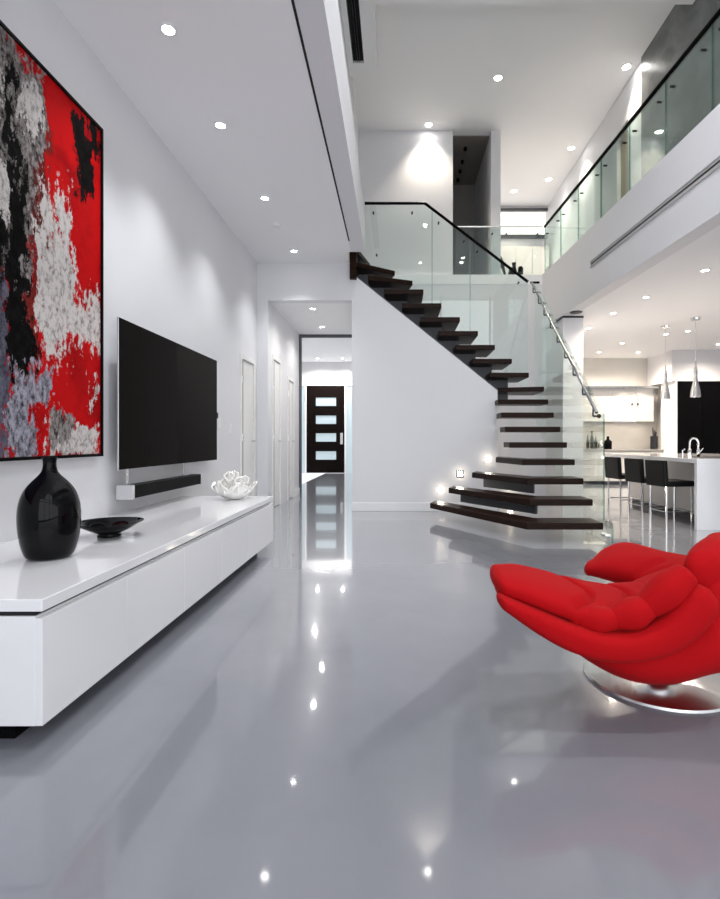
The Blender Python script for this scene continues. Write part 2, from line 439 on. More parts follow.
side_door('door_2', -1.83, H2[0] + 0.06, H2[1] - 0.06, H2[2] - 0.06, 0)
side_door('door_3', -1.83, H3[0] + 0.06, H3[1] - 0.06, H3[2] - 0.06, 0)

# front door with four frosted panes and sidelights
dx0, dx1, dz = -2.78, -1.60, 2.72
bm = new()
pz = [(0.42, 0.68), (0.98, 1.24), (1.53, 1.79), (2.09, 2.35)]
px0, px1 = -2.49, -1.86
bx(bm, dx0, px0, 15.9, 15.96, 0.01, dz); bx(bm, px1, dx1, 15.9, 15.96, 0.01, dz)
zs = [0.01] + [v for p in pz for v in p] + [dz]
for i in range(0, len(zs), 2): bx(bm, px0, px1, 15.9, 15.96, zs[i], zs[i + 1])
fd = struct('door_4', bm, 'door_dark')
for a, b in pz: obj('door_pane', bx(new(), px0, px1, 15.92, 15.94, a, b), 'frosted', fd)
hb = new(); cyl(hb, (dx1 - 0.09, 15.86, 0.95), (dx1 - 0.09, 15.86, 1.2), 0.015); bx(hb, dx1 - 0.13, dx1 - 0.05, 15.88, 15.9, 0.9, 1.25)
obj('door_handle', hb, 'steel', fd)
bm = new()
for a, b in ((-3.15, -3.11), (dx0 - 0.05, dx0), (dx1, dx1 + 0.05), (-1.29, -1.25)): bx(bm, a, b, 15.9, 16.02, 0, 2.78)
bx(bm, -3.15, -1.25, 15.9, 16.02, dz, 2.78)
struct('trim_4', bm, 'trim')
struct('window_1', bx(new(), -3.11, dx0 - 0.05, 15.94, 15.96, 0, dz), 'frosted')
struct('window_2', bx(new(), dx1 + 0.05, -1.29, 15.94, 15.96, 0, dz), 'frosted')

# unseen window bars added behind the camera, in front of the added fill light
bm = new(); x = -1.95
while x < 8.8: bx(bm, x - 0.03, x + 0.03, -2.6, -2.5, 0, 6.2); x += 1.78
for zz in (0.03, 2.75, 3.45): bx(bm, -1.97, 8.9, -2.6, -2.5, zz - 0.03, zz + 0.03)
struct('added_window_frame', bm, 'dark_metal')

# back wall of the void, upper floor slab and edge
struct('wall_back', bx(new(), -0.5, 3.05, YB, YB + 0.15, 0, ZF - 0.17), 'wall')
bm = new(); prism(bm, [(-0.66, YB - 0.005), (fx(YB), YB - 0.005), (fx(YB), 12.2), (-0.66, 12.2)], 'z', ZF - 0.17, ZF)
struct('floor_upper_back', bm, 'ceil')
def gal(z0, z1, w_, y0=-3.0, y1=YB, t=0.0):
    b = new(); prism(b, [(fx(y0) + t, y0), (fx(y0) + t + w_, y0), (fx(y1) + t + w_, y1), (fx(y1) + t, y1)], 'z', z0, z1); return b
struct('wall_gallery', gal(ZK, ZF, 0.18), 'wall')
struct('floor_gallery', gal(3.55, 3.74, 1.1, t=0.18), 'ceil')
struct('wall_column', bx(new(), 2.66, 2.98, 8.15, YB, 0, ZK - 0.03), 'wall')
struct('trim_8', bx(new(), 2.655, 2.985, 8.145, YB, ZK - 0.03, ZK), 'dark_metal')
# kitchen shell
struct('ceiling_kitchen', (lambda b: prism(b, [(fx(-3) + 0.18, -3), (9.0, -3), (9.0, 12.5), (2.8, 12.5), (fx(YB) + 0.18, YB)], 'z', ZK, ZK + 0.15))(new()), 'ceil')
struct('wall_kitchen_back', bx(new(), 2.9, 9.0, 12.3, 12.45, 0, ZK), 'marble')
struct('wall_kitchen_left', bx(new(), 2.9, 3.02, YB + .15, 12.3, 0, ZK), 'wall')
struct('wall_right', bx(new(), 8.9, 9.0, -3.0, 12.3, 0, ZK), 'wall')
# upper shell
bm = new(); bx(bm, -0.66, 1.01, YB + 0.05, YB + 0.2, ZF, ZU); struct('wall_upper_back', bm, 'wall')
struct('wall_corridor_right', bx(new(), 1.69, 1.86, YB + 0.05, 11.0, ZF, ZU), 'wall')
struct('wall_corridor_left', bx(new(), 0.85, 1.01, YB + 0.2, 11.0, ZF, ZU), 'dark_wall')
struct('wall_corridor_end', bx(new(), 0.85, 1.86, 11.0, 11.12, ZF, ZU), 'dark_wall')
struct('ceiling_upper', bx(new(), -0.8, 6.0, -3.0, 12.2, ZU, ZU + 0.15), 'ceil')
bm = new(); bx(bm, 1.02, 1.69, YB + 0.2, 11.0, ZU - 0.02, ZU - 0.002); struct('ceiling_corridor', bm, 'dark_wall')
struct('ceiling_soffit', bx(new(), -0.26, 6.0, -3.0, 6.1, 6.2, ZU), 'ceil')
bm = new(); bx(bm, -0.66, -0.59, -3.0, 7.3, 6.2, ZU); bx(bm, -0.44, -0.26, -3.0, 7.3, 6.2, ZU); bx(bm, -0.59, -0.44, 7.05, 7.3, 6.2, ZU)
struct('ceiling_panel', bm, 'ceil')
struct('wall_upper_right', bx(new(), 3.53, 3.70, -3.0, 7.37, 3.74, ZU), 'stone')
bm = new(); bx(bm, 3.56, 3.72, 7.37, 7.85, 3.74, ZU); bx(bm, 3.56, 3.72, 8.25, 12.2, 3.74, ZU); bx(bm, 3.56, 3.72, 7.85, 8.25, 5.95, ZU)
struct('wall_upper_hall', bm, 'wall')
struct('door_5', bx(new(), 3.62, 3.66, 7.85, 8.25, 3.74, 5.95), 'beige')
# far upstairs room wall with lit recess
bm = new(); bx(bm, 1.5, 6.0, 12.05, 12.2, 3.9, 5.82); bx(bm, 1.5, 6.0, 12.05, 12.2, 6.44, ZU)
struct('wall_far', bm, 'wall')
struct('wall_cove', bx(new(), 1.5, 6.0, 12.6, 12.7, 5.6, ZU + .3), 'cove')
struct('trim_5', bx(new(), 1.86, 6.0, 12.0, 12.05, 6.40, 6.46), 'grey_paint')
struct('trim_6', bx(new(), 1.86, 6.0, 12.0, 12.05, 5.76, 5.84), 'grey_paint')

# linear air slots
bm = new(); bx(bm, -0.585, -0.445, 2.0, 7.04, 6.23, 6.25)
o = thing('air_vent', 'black linear air slot let into the narrow ceiling panel at the top', 'vent', (-0.515, 5.0, 6.2))
obj('slot', bm, 'black_gap', o)
bm = new()
for x in (-0.59, -0.53, -0.50, -0.445): bx(bm, x, x + 0.005, 2.0, 7.04, 6.2, 6.23)
obj('blade', bm, 'dark_metal', o)
o = thing('air_vent', 'long grey linear air slot in the white gallery face above the kitchen', 'vent', (fx(5.0), 5.0, 3.44))
def faceslot(z0, z1, y0, y1, off, t):
    b = new(); prism(b, [(fx(y0) - off, y0), (fx(y0) - off - t, y0), (fx(y1) - off - t, y1), (fx(y1) - off, y1)], 'z', z0, z1); return b
obj('slot', faceslot(3.40, 3.47, 2.2, 7.05, 0.0, 0.004), 'silver', o)
obj('slot_frame', faceslot(3.47, 3.482, 2.2, 7.07, 0.0, 0.012), 'silver', o)
obj('slot_frame', faceslot(3.388, 3.40, 2.2, 7.07, 0.0, 0.012), 'silver', o)
obj('blade', faceslot(3.425, 3.445, 2.2, 7.05, 0.0, 0.006), 'dark_metal', o)

# ------------------------------------------------------------------ staircase
st = thing('staircase', 'floating dark wood staircase rising to the left with grey steel stringer', 'staircase', (1.4, 6.5, 0))
TH = 0.068
fr = {1: 5.02, 2: 5.32, 3: 5.61, 4: 5.91, 5: 6.21, 6: 6.50, 7: 6.80, 8: 7.08}
def rx(Y): return 2.035 + 0.035 * (Y - 5.0)
def tread(k, poly):
    return obj('tread', prism(new(), poly, 'z', k * R - TH, k * R), 'espresso', st, bevel=0.006)
tips = {1: (0.44, 6.63, 1.284), 2: (0.68, 6.63, 1.39), 3: (0.985, 6.65, 1.435), 4: (1.30, 6.68, 1.46)}
for k, (tx, ty, kx) in tips.items():
    Y = fr[k]
    tread(k, [(rx(Y), Y), (kx, Y), (tx, ty), (tx + 0.10, ty + 0.30), (kx + 0.16, Y + 0.34), (rx(Y), Y + 0.34)])
for k in range(5, 9):
    Y = fr[k]; x0 = 1.375 + 0.012 * (k - 5)
    tread(k, [(rx(Y), Y), (x0, Y), (x0, Y + 0.34), (rx(Y), Y + 0.34)])
tread(9, [(rx(7.3) - 0.01, 7.27), (1.46, 7.42), (1.46, 7.93), (rx(7.9), 7.93)])
nose = {10: 1.886, 11: 1.645, 12: 1.404, 13: 1.163, 14: 0.908, 15: 0.645, 16: 0.39}
for k, xr in nose.items():
    tread(k, [(xr - 0.56 + (0.0), 7.26), (xr, 7.26), (xr, 7.93), (xr - 0.56, 7.93)])
tread(17, [(-0.40, 7.24), (0.244, 7.50), (0.16, 7.93), (-0.40, 7.93)])
tread(18, [(-0.58, 7.26), (-0.015, 7.66), (-0.1, 7.93), (-0.58, 7.93)])
tread(19, [(-0.655, 7.22), (-0.54, 7.30), (-0.40, 7.93), (-0.655, 7.93)])
obj('riser', bx(new(), -0.655, -0.56, 7.24, 7.9, 3.30, 3.74), 'espresso', st)
# sawtooth stringer behind the wall top
pts = [(-0.60, 3.30), (1.47, 1.60)]
saw = []
for k in range(10, 19):
    xr = nose.get(k, nose[16] - 0.25 * (k - 16)); xv = xr - 0.22
    saw.append((xv, (k - 1) * R - TH - 0.001 if k > 10 else 1.62)); saw.append((xv, k * R - TH))
saw.append((-0.62, 18 * R - TH))
poly = [(-0.62, 3.27), (1.50, 1.60)] + saw
obj('stringer', prism(new(), poly, 'y', 7.62, 7.70), 'grey_paint', st)
# grey edge along the wall top
obj('edge_plate', prism(new(), [(-0.577, 3.35), (1.452, 1.72), (1.452, 1.74), (-0.577, 3.37)], 'y', YW - 0.004, YW + 0.165), 'grey_paint', st)
# lower stringer plates
for k in (2, 3):
    tx, ty, kx = tips[k]; Y = fr[k]
    p = [(tx + 0.17, ty + 0.12), (kx + 0.14, Y + 0.30), (kx + 0.17, Y + 0.32), (tx + 0.2, ty + 0.15)]
    obj('support_plate', prism(new(), p, 'z', (k - 1) * R, k * R - TH), 'grey_paint', st)
# glass railings
def fitting(parent, p, axis='x', r=0.014, ln=0.03, mt='dark_metal'):
    b = new(); d = {'x': Vector((1, 0, 0)), 'y': Vector((0, 1, 0)), 'z': Vector((0, 0, 1))}[axis]
    cyl(b, Vector(p) - d * ln, Vector(p) + d * ln, r, 12); return obj('fitting', b, mt, parent, smooth=False)
# (a) far side of the upper flight
g = thing('glass_railing', 'clear glass balustrade with dark handrail behind the upper stair flight', 'railing', (0.8, 7.98, 2.4))
def ztop(x): return 4.66 if x < 0.45 else 4.66 - (x - 0.45) * (4.66 - 3.40) / (2.13 - 0.45)
def zbot(x): return 2.90 - (x - 0.645) * 0.804
sx = [-0.50, 0.02 + 0.0, 0.56, 1.15, 2.09]
sx = [-0.50, 0.56, 1.15, 2.05]
for a, b in zip(sx, sx[1:]):
    a2, b2 = a + 0.004, b - 0.004
    pp = [(a2, zbot(a2)), (b2, zbot(b2)), (b2, ztop(b2))] + ([(0.45, 4.66)] if a2 < 0.45 < b2 else []) + [(a2, ztop(a2))]
    obj('glass_panel', prism(new(), pp, 'y', 7.945, 7.96), 'glass', g)
    if b < 2:
        obj('glass_seam', bx(new(), b - 0.006, b + 0.006, 7.944, 7.961, zbot(b), ztop(b)), 'glass_edge', g)
obj('handrail', tube(new(), [(-0.5, 7.95, 4.69), (0.45, 7.95, 4.69), (2.05, 7.95, 3.47)], 0.022, 10), 'black_satin', g)
for x in (-0.35, 0.25, 0.66, 1.05, 1.26, 1.9): fitting(g, (x, 7.95, ztop(x) - 0.12), 'y')
for x in (-0.3, 0.4): fitting(g, (x, 7.94, zbot(x) + 0.22), 'y')
# (b) right side of the lower flight
g = thing('glass_railing', 'tall sloping glass balustrade with steel handrail on the right of the lower stair flight', 'railing', (2.1, 6.3, 0))
def gx(Y): return 2.045 + 0.03 * (Y - 5.0)
def zr(Y): return 1.27 + (Y - 5.12) * (3.44 - 1.27) / (7.9 - 5.12)
def sheet(pts, t=0.014):
    b = new(); A = [b.verts.new((gx(y) + 0.02, y, z)) for y, z in pts]; B = [b.verts.new((gx(y) + 0.02 + t, y, z)) for y, z in pts]
    b.faces.new(A); b.faces.new(B[::-1]); k = len(pts)
    for i in range(k): b.faces.new([A[i], B[i], B[(i + 1) % k], A[(i + 1) % k]])
    bmesh.ops.recalc_face_normals(b, faces=b.faces); return b
obj('glass_panel', sheet([(4.90, 0.0), (6.48, 0.0), (6.48, zr(6.48)), (5.12, zr(5.12)), (5.12, 0.21), (4.90, 0.21)]), 'glass', g)
obj('glass_panel', sheet([(6.49, 0.35), (7.96, 1.35), (7.96, 3.44), (7.9, zr(7.9)), (6.49, zr(6.49))]), 'glass', g)
obj('glass_edge', sheet([(4.895, 0.0), (4.90, 0.0), (4.90, 0.21), (4.895, 0.21)], 0.018), 'glass_edge', g)
obj('glass_edge', sheet([(5.115, 0.21), (5.12, 0.21), (5.12, zr(5.12)), (5.115, zr(5.12))], 0.018), 'glass_edge', g)
hx = -0.05
obj('handrail', tube(new(), [(gx(Y) + hx, Y, zr(Y) + 0.03) for Y in (5.10, 6.0, 7.0, 7.85)], 0.017, 12), 'rail_steel', g, smooth=True)
for i in range(9):
    Y = 5.2 + i * 0.32
    b = new(); cyl(b, (gx(Y) + 0.03, Y, zr(Y) - 0.08), (gx(Y) + hx, Y, zr(Y) - 0.08), 0.01, 10); cyl(b, (gx(Y) + hx, Y, zr(Y) - 0.08), (gx(Y) + hx, Y, zr(Y) + 0.03), 0.008, 10)
    cyl(b, (gx(Y) + 0.0, Y, zr(Y) - 0.08), (gx(Y) + 0.02, Y, zr(Y) - 0.08), 0.022, 14)
    obj('rail_bracket', b, 'dark_metal', g)
for Y in (5.0, 5.1): fitting(g, (gx(Y) + 0.02, Y, 0.07), 'x', 0.02, 0.025, 'steel')
obj('corner_cap', tube(new(), [(2.08, 7.93, 3.455), (2.22, 7.93, 3.455)], 0.018, 8), 'black_satin', g)
# (c) back edge of the upper floor
g = thing('glass_railing', 'low clear glass balustrade along the upper floor edge behind the stairs', 'railing', (1.8, YB - 0.02, ZF))
xs = [1.05, 1.82, fx(YB)]
for a, b in zip(xs, xs[1:]):
    obj('glass_panel', bx(new(), a + 0.004, b - 0.004, YB + 0.0, YB + 0.014, ZF, 4.78), 'glass', g)
obj('handrail', tube(new(), [(1.03, YB + 0.007, 4.79), (fx(YB), YB + 0.007, 4.79)], 0.014, 8), 'steel', g)
for x in (1.2, 1.7, 1.95, 2.5): fitting(g, (x, YB + 0.0, 4.66), 'y', 0.014, 0.025)
# (d) gallery railing on the right
g = thing('glass_railing', 'long glass balustrade with black handrail on the white gallery above the kitchen', 'railing', (fx(5), 5, ZF))
ys = [2.4, 3.2, 4.0, 4.62, 5.35, 6.1, 6.85, 7.6, 8.3, YB]
for a, b in zip(ys, ys[1:]):
    def q(y, t): return (fx(y) + 0.04 + t, y)
    obj('glass_panel', prism(new(), [q(a + 0.005, 0), q(b - 0.005, 0), q(b - 0.005, 0.014), q(a + 0.005, 0.014)], 'z', ZF, 4.76), 'glass_green', g)
    obj('glass_seam', prism(new(), [q(b - 0.006, -0.002), q(b + 0.006, -0.002), q(b + 0.006, 0.016), q(b - 0.006, 0.016)], 'z', ZF, 4.76), 'glass_edge', g)
    for yy in (a + 0.12, b - 0.12): fitting(g, (fx(yy) + 0.045, yy, 4.62), 'x', 0.012, 0.025)
obj('handrail', tube(new(), [(fx(2.4) + 0.045, 2.4, 4.79), (fx(YB) + 0.045, YB, 4.79)], 0.025, 10), 'black_satin', g)

# ------------------------------------------------------------------ lamps
def make_light(label, loc, group, mat_l, energy, col, spot=1.75, blend=0.9, r=0.036):
    t = thing('ceiling_light', label, 'ceiling light', loc, group); x, y, z = loc
    b = new(); lathe(b, [(r + 0.001, 0), (r + 0.018, 0), (r + 0.016, -0.006), (r + 0.002, -0.008), (r, 0.0)], loc, 28); obj('trim_ring', b, 'trim', t, smooth=False)
    b = new(); lathe(b, [(0, -0.003), (r - 0.002, -0.003), (r - 0.002, 0.0), (0, 0.0)], loc, 24); obj('lens', b, mat_l, t)
    l = bpy.data.lights.new('lamp_beam', 'SPOT'); l.energy = energy; l.color = col; l.spot_size = spot; l.spot_blend = blend; l.shadow_soft_size = 0.04
    o = bpy.data.objects.new('lamp_beam', l); C.objects.link(o); o.parent = t; o.location = (0, 0, -0.02)
    return t
def lights(items, group, mat_l, energy, col, **k):
    first = None
    for lab, loc in items:
        if first is None: first = make_light(lab, loc, group, mat_l, energy, col, **k)
        else: dup(first, loc, lab, group)
z = ZL
lights([('round recessed ceiling light nearest the painting, topmost on the low left ceiling', (-1.405, 3.157, z)),
        ('round recessed ceiling light above the television, second on the low left ceiling', (-1.41, 4.115, z)),
        ('round recessed ceiling light third along the low left ceiling', (-1.37, 5.35, z)),
        ('round recessed ceiling light nearest the hallway opening on the low left ceiling', (-1.363, 6.84, z))],
       'downlights in the low left ceiling', 'lamp', 80, COOL)
lights([('round recessed light in the hallway ceiling, nearer the opening', (-1.26, 7.77, 3.01)),
        ('round recessed light in the hallway ceiling, nearer the dark front door', (-1.3, 9.0, 3.01))], 'downlights in the hallway', 'lamp', 50, NEUT, spot=2.5)
lights([('small ceiling light in the foyer before the front door, on the left', (-2.35, 15.3, 3.47)),
        ('small ceiling light in the foyer before the front door, on the right', (-1.6, 15.3, 3.47)),
        ('small ceiling light in the foyer hidden above the hallway opening', (-1.9, 12.0, 3.47))], 'downlights in the foyer', 'lamp', 230, NEUT, spot=2.7)
z = ZU
lights([('recessed light washing the white upper wall left of the dark corridor', (0.57, 8.93, z)),
        ('recessed light in the middle of the high upper ceiling', (1.55, 7.78, z)),
        ('recessed light beside the grey upper wall over the gallery', (3.40, 7.55, z)),
        ('recessed light in the upper ceiling left of the gallery, nearer one', (3.30, 9.65, z)),
        ('recessed light in the upper ceiling left of the gallery, farther one', (3.22, 10.8, z)),
        ('recessed light in the upper ceiling above the far lit wall recess', (2.6, 11.3, z))],
       'downlights in the upper ceiling', 'lamp', 165, (1.0, 0.89, 0.74), spot=1.7, r=0.055)
lights([('recessed kitchen light nearest the long white gallery face', at(705, 270, 1.99 * F_PX / (VY - 270))),
        ('recessed kitchen light second along the gallery face', at(646, 297, 1.99 * F_PX / (VY - 297))),
        ('recessed kitchen light third along, close to the white column', at(613, 313, 1.99 * F_PX / (VY - 313))),
        ('recessed kitchen light just right of the column edge', at(589, 328, 1.99 * F_PX / (VY - 328))),
        ('recessed kitchen light midway between column and left pendant', at(622, 343, 1.99 * F_PX / (VY - 343))),
        ('recessed kitchen light between the two pendants', at(688, 331, 1.99 * F_PX / (VY - 331))),
        ('recessed kitchen light behind the left pendant rod', at(666, 334, 1.99 * F_PX / (VY - 334))),
        ('recessed kitchen light close to the back wall above the counter corner', at(599, 352, 1.99 * F_PX / (VY - 352))),
        ('recessed kitchen light close to the back wall in the middle', at(638, 352, 1.99 * F_PX / (VY - 352))),
        ('recessed kitchen light at the right edge over the black cabinet', at(718, 344, 1.99 * F_PX / (VY - 344)))],
       'downlights in the kitchen ceiling', 'lamp', 150, (1.0, 0.87, 0.73), spot=2.6)
lights([('added unseen light in the high soffit above the left of the void', (0.7, 1.0, 6.2)), ('added unseen light in the high soffit above the gallery side of the void', (1.9, 1.0, 6.2)),
        ('second added unseen light in the high soffit on the left of the void', (0.7, 3.6, 6.2)), ('second added unseen light in the high soffit on the gallery side', (1.9, 3.6, 6.2))],
       'added fill lights in the high soffit', 'lamp', 170, COOL, spot=2.5, r=0.055)  # four unseen downlights added to brighten the gallery face and the void
t = thing('smoke_detector', 'flat white round detector on the low ceiling between two lights', 'detector', (-1.40, 6.0, ZL))
obj('detector_body', lathe(new(), [(0, -0.03), (0.05, -0.03), (0.06, -0.01), (0.06, 0), (0, 0)], (-1.40, 6.0, ZL), 24), 'plastic_white', t)
o = obj('ceiling_speaker', lathe(new(), [(0, -0.012), (0.085, -0.012), (0.095, 0), (0, 0)], (2.78, 7.9, ZK), 28), 'dark_metal'); tag(o, 'round dark grille in the soffit just above the white column', 'ceiling speaker')
# unlit spots in the dark corridor ceiling
pr = None
for i, (lab, yy) in enumerate((('dark unlit ceiling spot in the upper corridor, nearest', 9.6), ('dark unlit ceiling spot in the upper corridor, second', 10.05), ('dark unlit ceiling spot in the upper corridor, third', 10.4), ('dark unlit ceiling spot in the upper corridor, farthest', 10.75))):
    if pr is None:
        pr = thing('ceiling_spot', lab, 'ceiling spot', (1.30, yy, ZU - 0.02), 'unlit corridor spots')
        obj('spot_body', lathe(new(), [(0, -0.05), (0.03, -0.05), (0.035, 0), (0, 0)], (1.30, yy, ZU - 0.02), 16), 'black_satin', pr)
    else: dup(pr, (1.30, yy, ZU - 0.02), lab)
# step lights
def step_light(label, x, y, z, frame):
    t = thing('step_light', label, 'wall light', (x, y, z - 0.045), 'step lights beside the stairs')
    b = new()
    for a in ((-0.05, 0.05, 0.035, 0.05), (-0.05, 0.05, -0.05, -0.035), (-0.05, -0.035, -0.035, 0.035), (0.035, 0.05, -0.035, 0.035)):
        bx(b, x + a[0], x + a[1], y - 0.008, y, z + a[2], z + a[3])
    obj('frame', b, frame, t); obj('lens', bx(new(), x - 0.035, x + 0.035, y - 0.004, y, z - 0.035, z + 0.035), 'lamp_warm', t)
    l = bpy.data.lights.new('lamp_glow', 'POINT'); l.energy = 0.5; l.color = WARM; l.shadow_soft_size = 0.03
    o = bpy.data.objects.new('lamp_glow', l); C.objects.link(o); o.parent = t; o.location = (0, -0.06, 0.045)
step_light('lowest square step light on the white wall left of the stairs', 0.643, YW, 0.30, 'trim')
step_light('square step light with dark frame, middle one on the stair wall', 0.914, YW, 0.53, 'dark_metal')
step_light('highest square step light on the stair wall above the fourth tread', 1.314, YW, 0.743, 'trim')
step_light('small step light seen between the third and second treads at the back', 2.02, YB, 0.17, 'trim')

# ------------------------------------------------------------------ media console
cx0, cx1, cy0, cy1, cb, ct = XL + 0.001, -1.14, 1.65, 4.75, 0.08, 0.489
t = thing('media_console', 'long glossy white low cabinet under the television', 'cabinet', ((cx0 + cx1) / 2, (cy0 + cy1) / 2, 0))
obj('plinth', bx(new(), cx0, cx1 - 0.14, cy0 + 0.07, cy1 - 0.02, 0, cb), 'black_satin', t)
obj('body', bx(new(), cx0, cx1 - 0.022, cy0, cy1, cb, ct - 0.055), 'gloss_white', t, bevel=0.002)
obj('shadow_gap', bx(new(), cx0 + .01, cx1 - 0.03, cy0 + 0.01, cy1 - 0.005, ct - 0.055, ct - 0.040), 'black_gap', t)
obj('top', bx(new(), cx0, cx1, cy0 - 0.0, cy1, ct - 0.040, ct), 'gloss_white', t, bevel=0.003)
ds = [cy0, 2.17, 2.76, 3.35, 3.94, cy1]
for a, b in zip(ds, ds[1:]):
    obj('drawer_front', bx(new(), cx1 - 0.022, cx1, a + 0.0015, b - 0.0015, cb, ct - 0.062), 'gloss_white', t, bevel=0.0015)

# vase, bowls
vx, vy = -1.522, 2.25
b = new(); lathe(b, [(0, 0), (0.080, 0), (0.094, 0.012), (0.108, 0.06), (0.117, 0.12), (0.120, 0.18), (0.117, 0.23), (0.105, 0.28), (0.082, 0.32), (0.052, 0.35), (0.034, 0.37), (0.026, 0.39), (0.025, 0.42), (0.029, 0.437), (0.031, 0.44), (0.026, 0.44), (0.020, 0.42), (0, 0.40)], (vx, vy, ct), 64)
o = obj('vase', b, 'black_gloss', smooth=True); tag(o, 'glossy black bulbous vase with a narrow neck on the white console', 'vase')
md = o.modifiers.new('sub', 'SUBSURF'); md.levels = 1; md.render_levels = 2
bxp, byp = -1.535, 2.74
b = new(); lathe(b, [(0, 0), (0.055, 0), (0.058, 0.012), (0.05, 0.018), (0.10, 0.04), (0.165, 0.078), (0.168, 0.082), (0.16, 0.081), (0.095, 0.048), (0.03, 0.030), (0, 0.028)], (bxp, byp, ct), 56)
o = obj('bowl', b, 'black_gloss', smooth=True); tag(o, 'shallow wide black bowl beside the black vase', 'bowl')
# white pierced bowl
t = thing('pierced_bowl', 'white pierced ceramic bowl filled with openwork balls at the far console end', 'bowl', (-1.42, 4.50, ct))
b = new(); seg = 40; prof = [(0.05, 0), (0.10, 0.02), (0.14, 0.055), (0.165, 0.10), (0.18, 0.13)]
rings = [[b.verts.new((-1.42 + r * (1 + (0.12 if j == 4 else 0.05 if j == 3 else 0) * math.sin(i * 2 * PI / seg * 4 + 1)) * math.cos(2 * PI * i / seg), 4.50 + r * math.sin(2 * PI * i / seg), ct + zz + (0.025 * math.sin(i * 2 * PI / seg * 5) if j >= 3 else 0) + 0.004)) for i in range(seg)] for j, (r, zz) in enumerate(prof)]
b.faces.new(rings[0])
for j in range(4):
    for i in range(seg):
        if j in (2,) and i % 4 == 0: continue
        if j == 3 and i % 4 == 2: continue
        b.faces.new([rings[j][i], rings[j][(i + 1) % seg], rings[j + 1][(i + 1) % seg], rings[j + 1][i]])
o = obj('bowl_shell', b, 'porcelain', t, smooth=True); md = o.modifiers.new('sol', 'SOLIDIFY'); md.thickness = 0.008
k = 0
for dx, dy, dz_, r in ((-0.07, -0.03, 0.13, 0.055), (0.05, 0.02, 0.14, 0.06), (-0.03, 0.09, 0.20, 0.045), (-0.02, -0.08, 0.20, 0.048), (0.11, -0.06, 0.17, 0.042)):
    b = new(); bmesh.ops.create_icosphere(b, subdivisions=1, radius=r, matrix=Matrix.Translation((-1.42 + dx, 4.50 + dy, ct + dz_)))
    o = obj('openwork_ball', b, 'porcelain', None); tag(o, ['white openwork ball in the pierced bowl, left one', 'white openwork ball in the pierced bowl, large middle one', 'white openwork ball at the back of the pierced bowl', 'white openwork ball on top at the front of the pierced bowl', 'small white openwork ball at the right rim of the pierced bowl'][k], 'ornament', 'openwork balls in the pierced bowl'); k += 1
    md = o.modifiers.new('wire', 'WIREFRAME'); md.thickness = 0.011; md.use_replace = True

# television + soundbar
t = thing('television', 'large flat black television mounted on the left wall', 'television', (-1.93, 4.43, 0.807))
y0, y1, z0, z1 = 3.475, 5.38, 0.80, 1.845
obj('housing', bx(new(), -1.895, -1.883, y0, y1, z0, z1), 'silver', t, bevel=0.003)
obj('screen', bx(new(), -1.884, -1.88, y0 + 0.004, y1 - 0.004, z0 + 0.004, z1 - 0.004), 'screen', t)
obj('wall_mount', bx(new(), -1.979, -1.895, 4.1, 4.8, 1.15, 1.55), 'dark_metal', t)
obj('sensor', bx(new(), -1.92, -1.885, y1, y1 + 0.05, 1.24, 1.30), 'black_satin', t)
t = thing('soundbar', 'slim black soundbar with silver ends hanging below the television', 'speaker', (-1.89, 4.15, 0.59))
obj('grille', bx(new(), -1.92, -1.82, 3.56, 4.78, 0.60, 0.69), 'black_satin', t, bevel=0.006)
obj('end_cap', bx(new(), -1.925, -1.815, 3.52, 3.56, 0.595, 0.695), 'silver', t, bevel=0.004)
obj('end_cap', bx(new(), -1.925, -1.815, 4.78, 4.80, 0.595, 0.695), 'silver', t, bevel=0.004)
for yy in (3.60, 4.55): obj('bracket', bx(new(), -1.90, -1.89, yy, yy + 0.02, 0.69, 0.7985), 'steel', t)

# painting
t = thing('painting', 'huge abstract painting in red, black and white with thin black frame', 'painting', (-1.97, 2.485, 0.90))
py0, py1, pz0, pz1 = 1.60, 3.37, 0.90, 3.05
obj('canvas', bx(new(), -1.979, -1.935, py0 + 0.015, py1 - 0.015, pz0 + 0.015, pz1 - 0.015), 'painting', t)
b = new(); bx(b, -1.979, -1.925, py0, py1, pz0, pz0 + 0.018); bx(b, -1.979, -1.925, py0, py1, pz1 - 0.018, pz1); bx(b, -1.979, -1.925, py0, py0 + 0.018, pz0, pz1); bx(b, -1.979, -1.925, py1 - 0.018, py1, pz0, pz1)
obj('frame', b, 'black_satin', t)
# switches
for lab, yy, zz in (('white double wall switch left of the near doorway', 6.10, 1.09), ('small white wall plate just right of the television', 5.72, 1.14)):
    t = thing('wall_switch', lab, 'switch', (XL, yy, zz))
    obj('plate', bx(new(), XL, XL + 0.008, yy - 0.04, yy + 0.04, zz, zz + 0.12), 'plastic_white', t, bevel=0.002)
    obj('rocker', bx(new(), XL + 0.008, XL + 0.012, yy - 0.015, yy + 0.015, zz + 0.03, zz + 0.09), 'plastic_white', t)

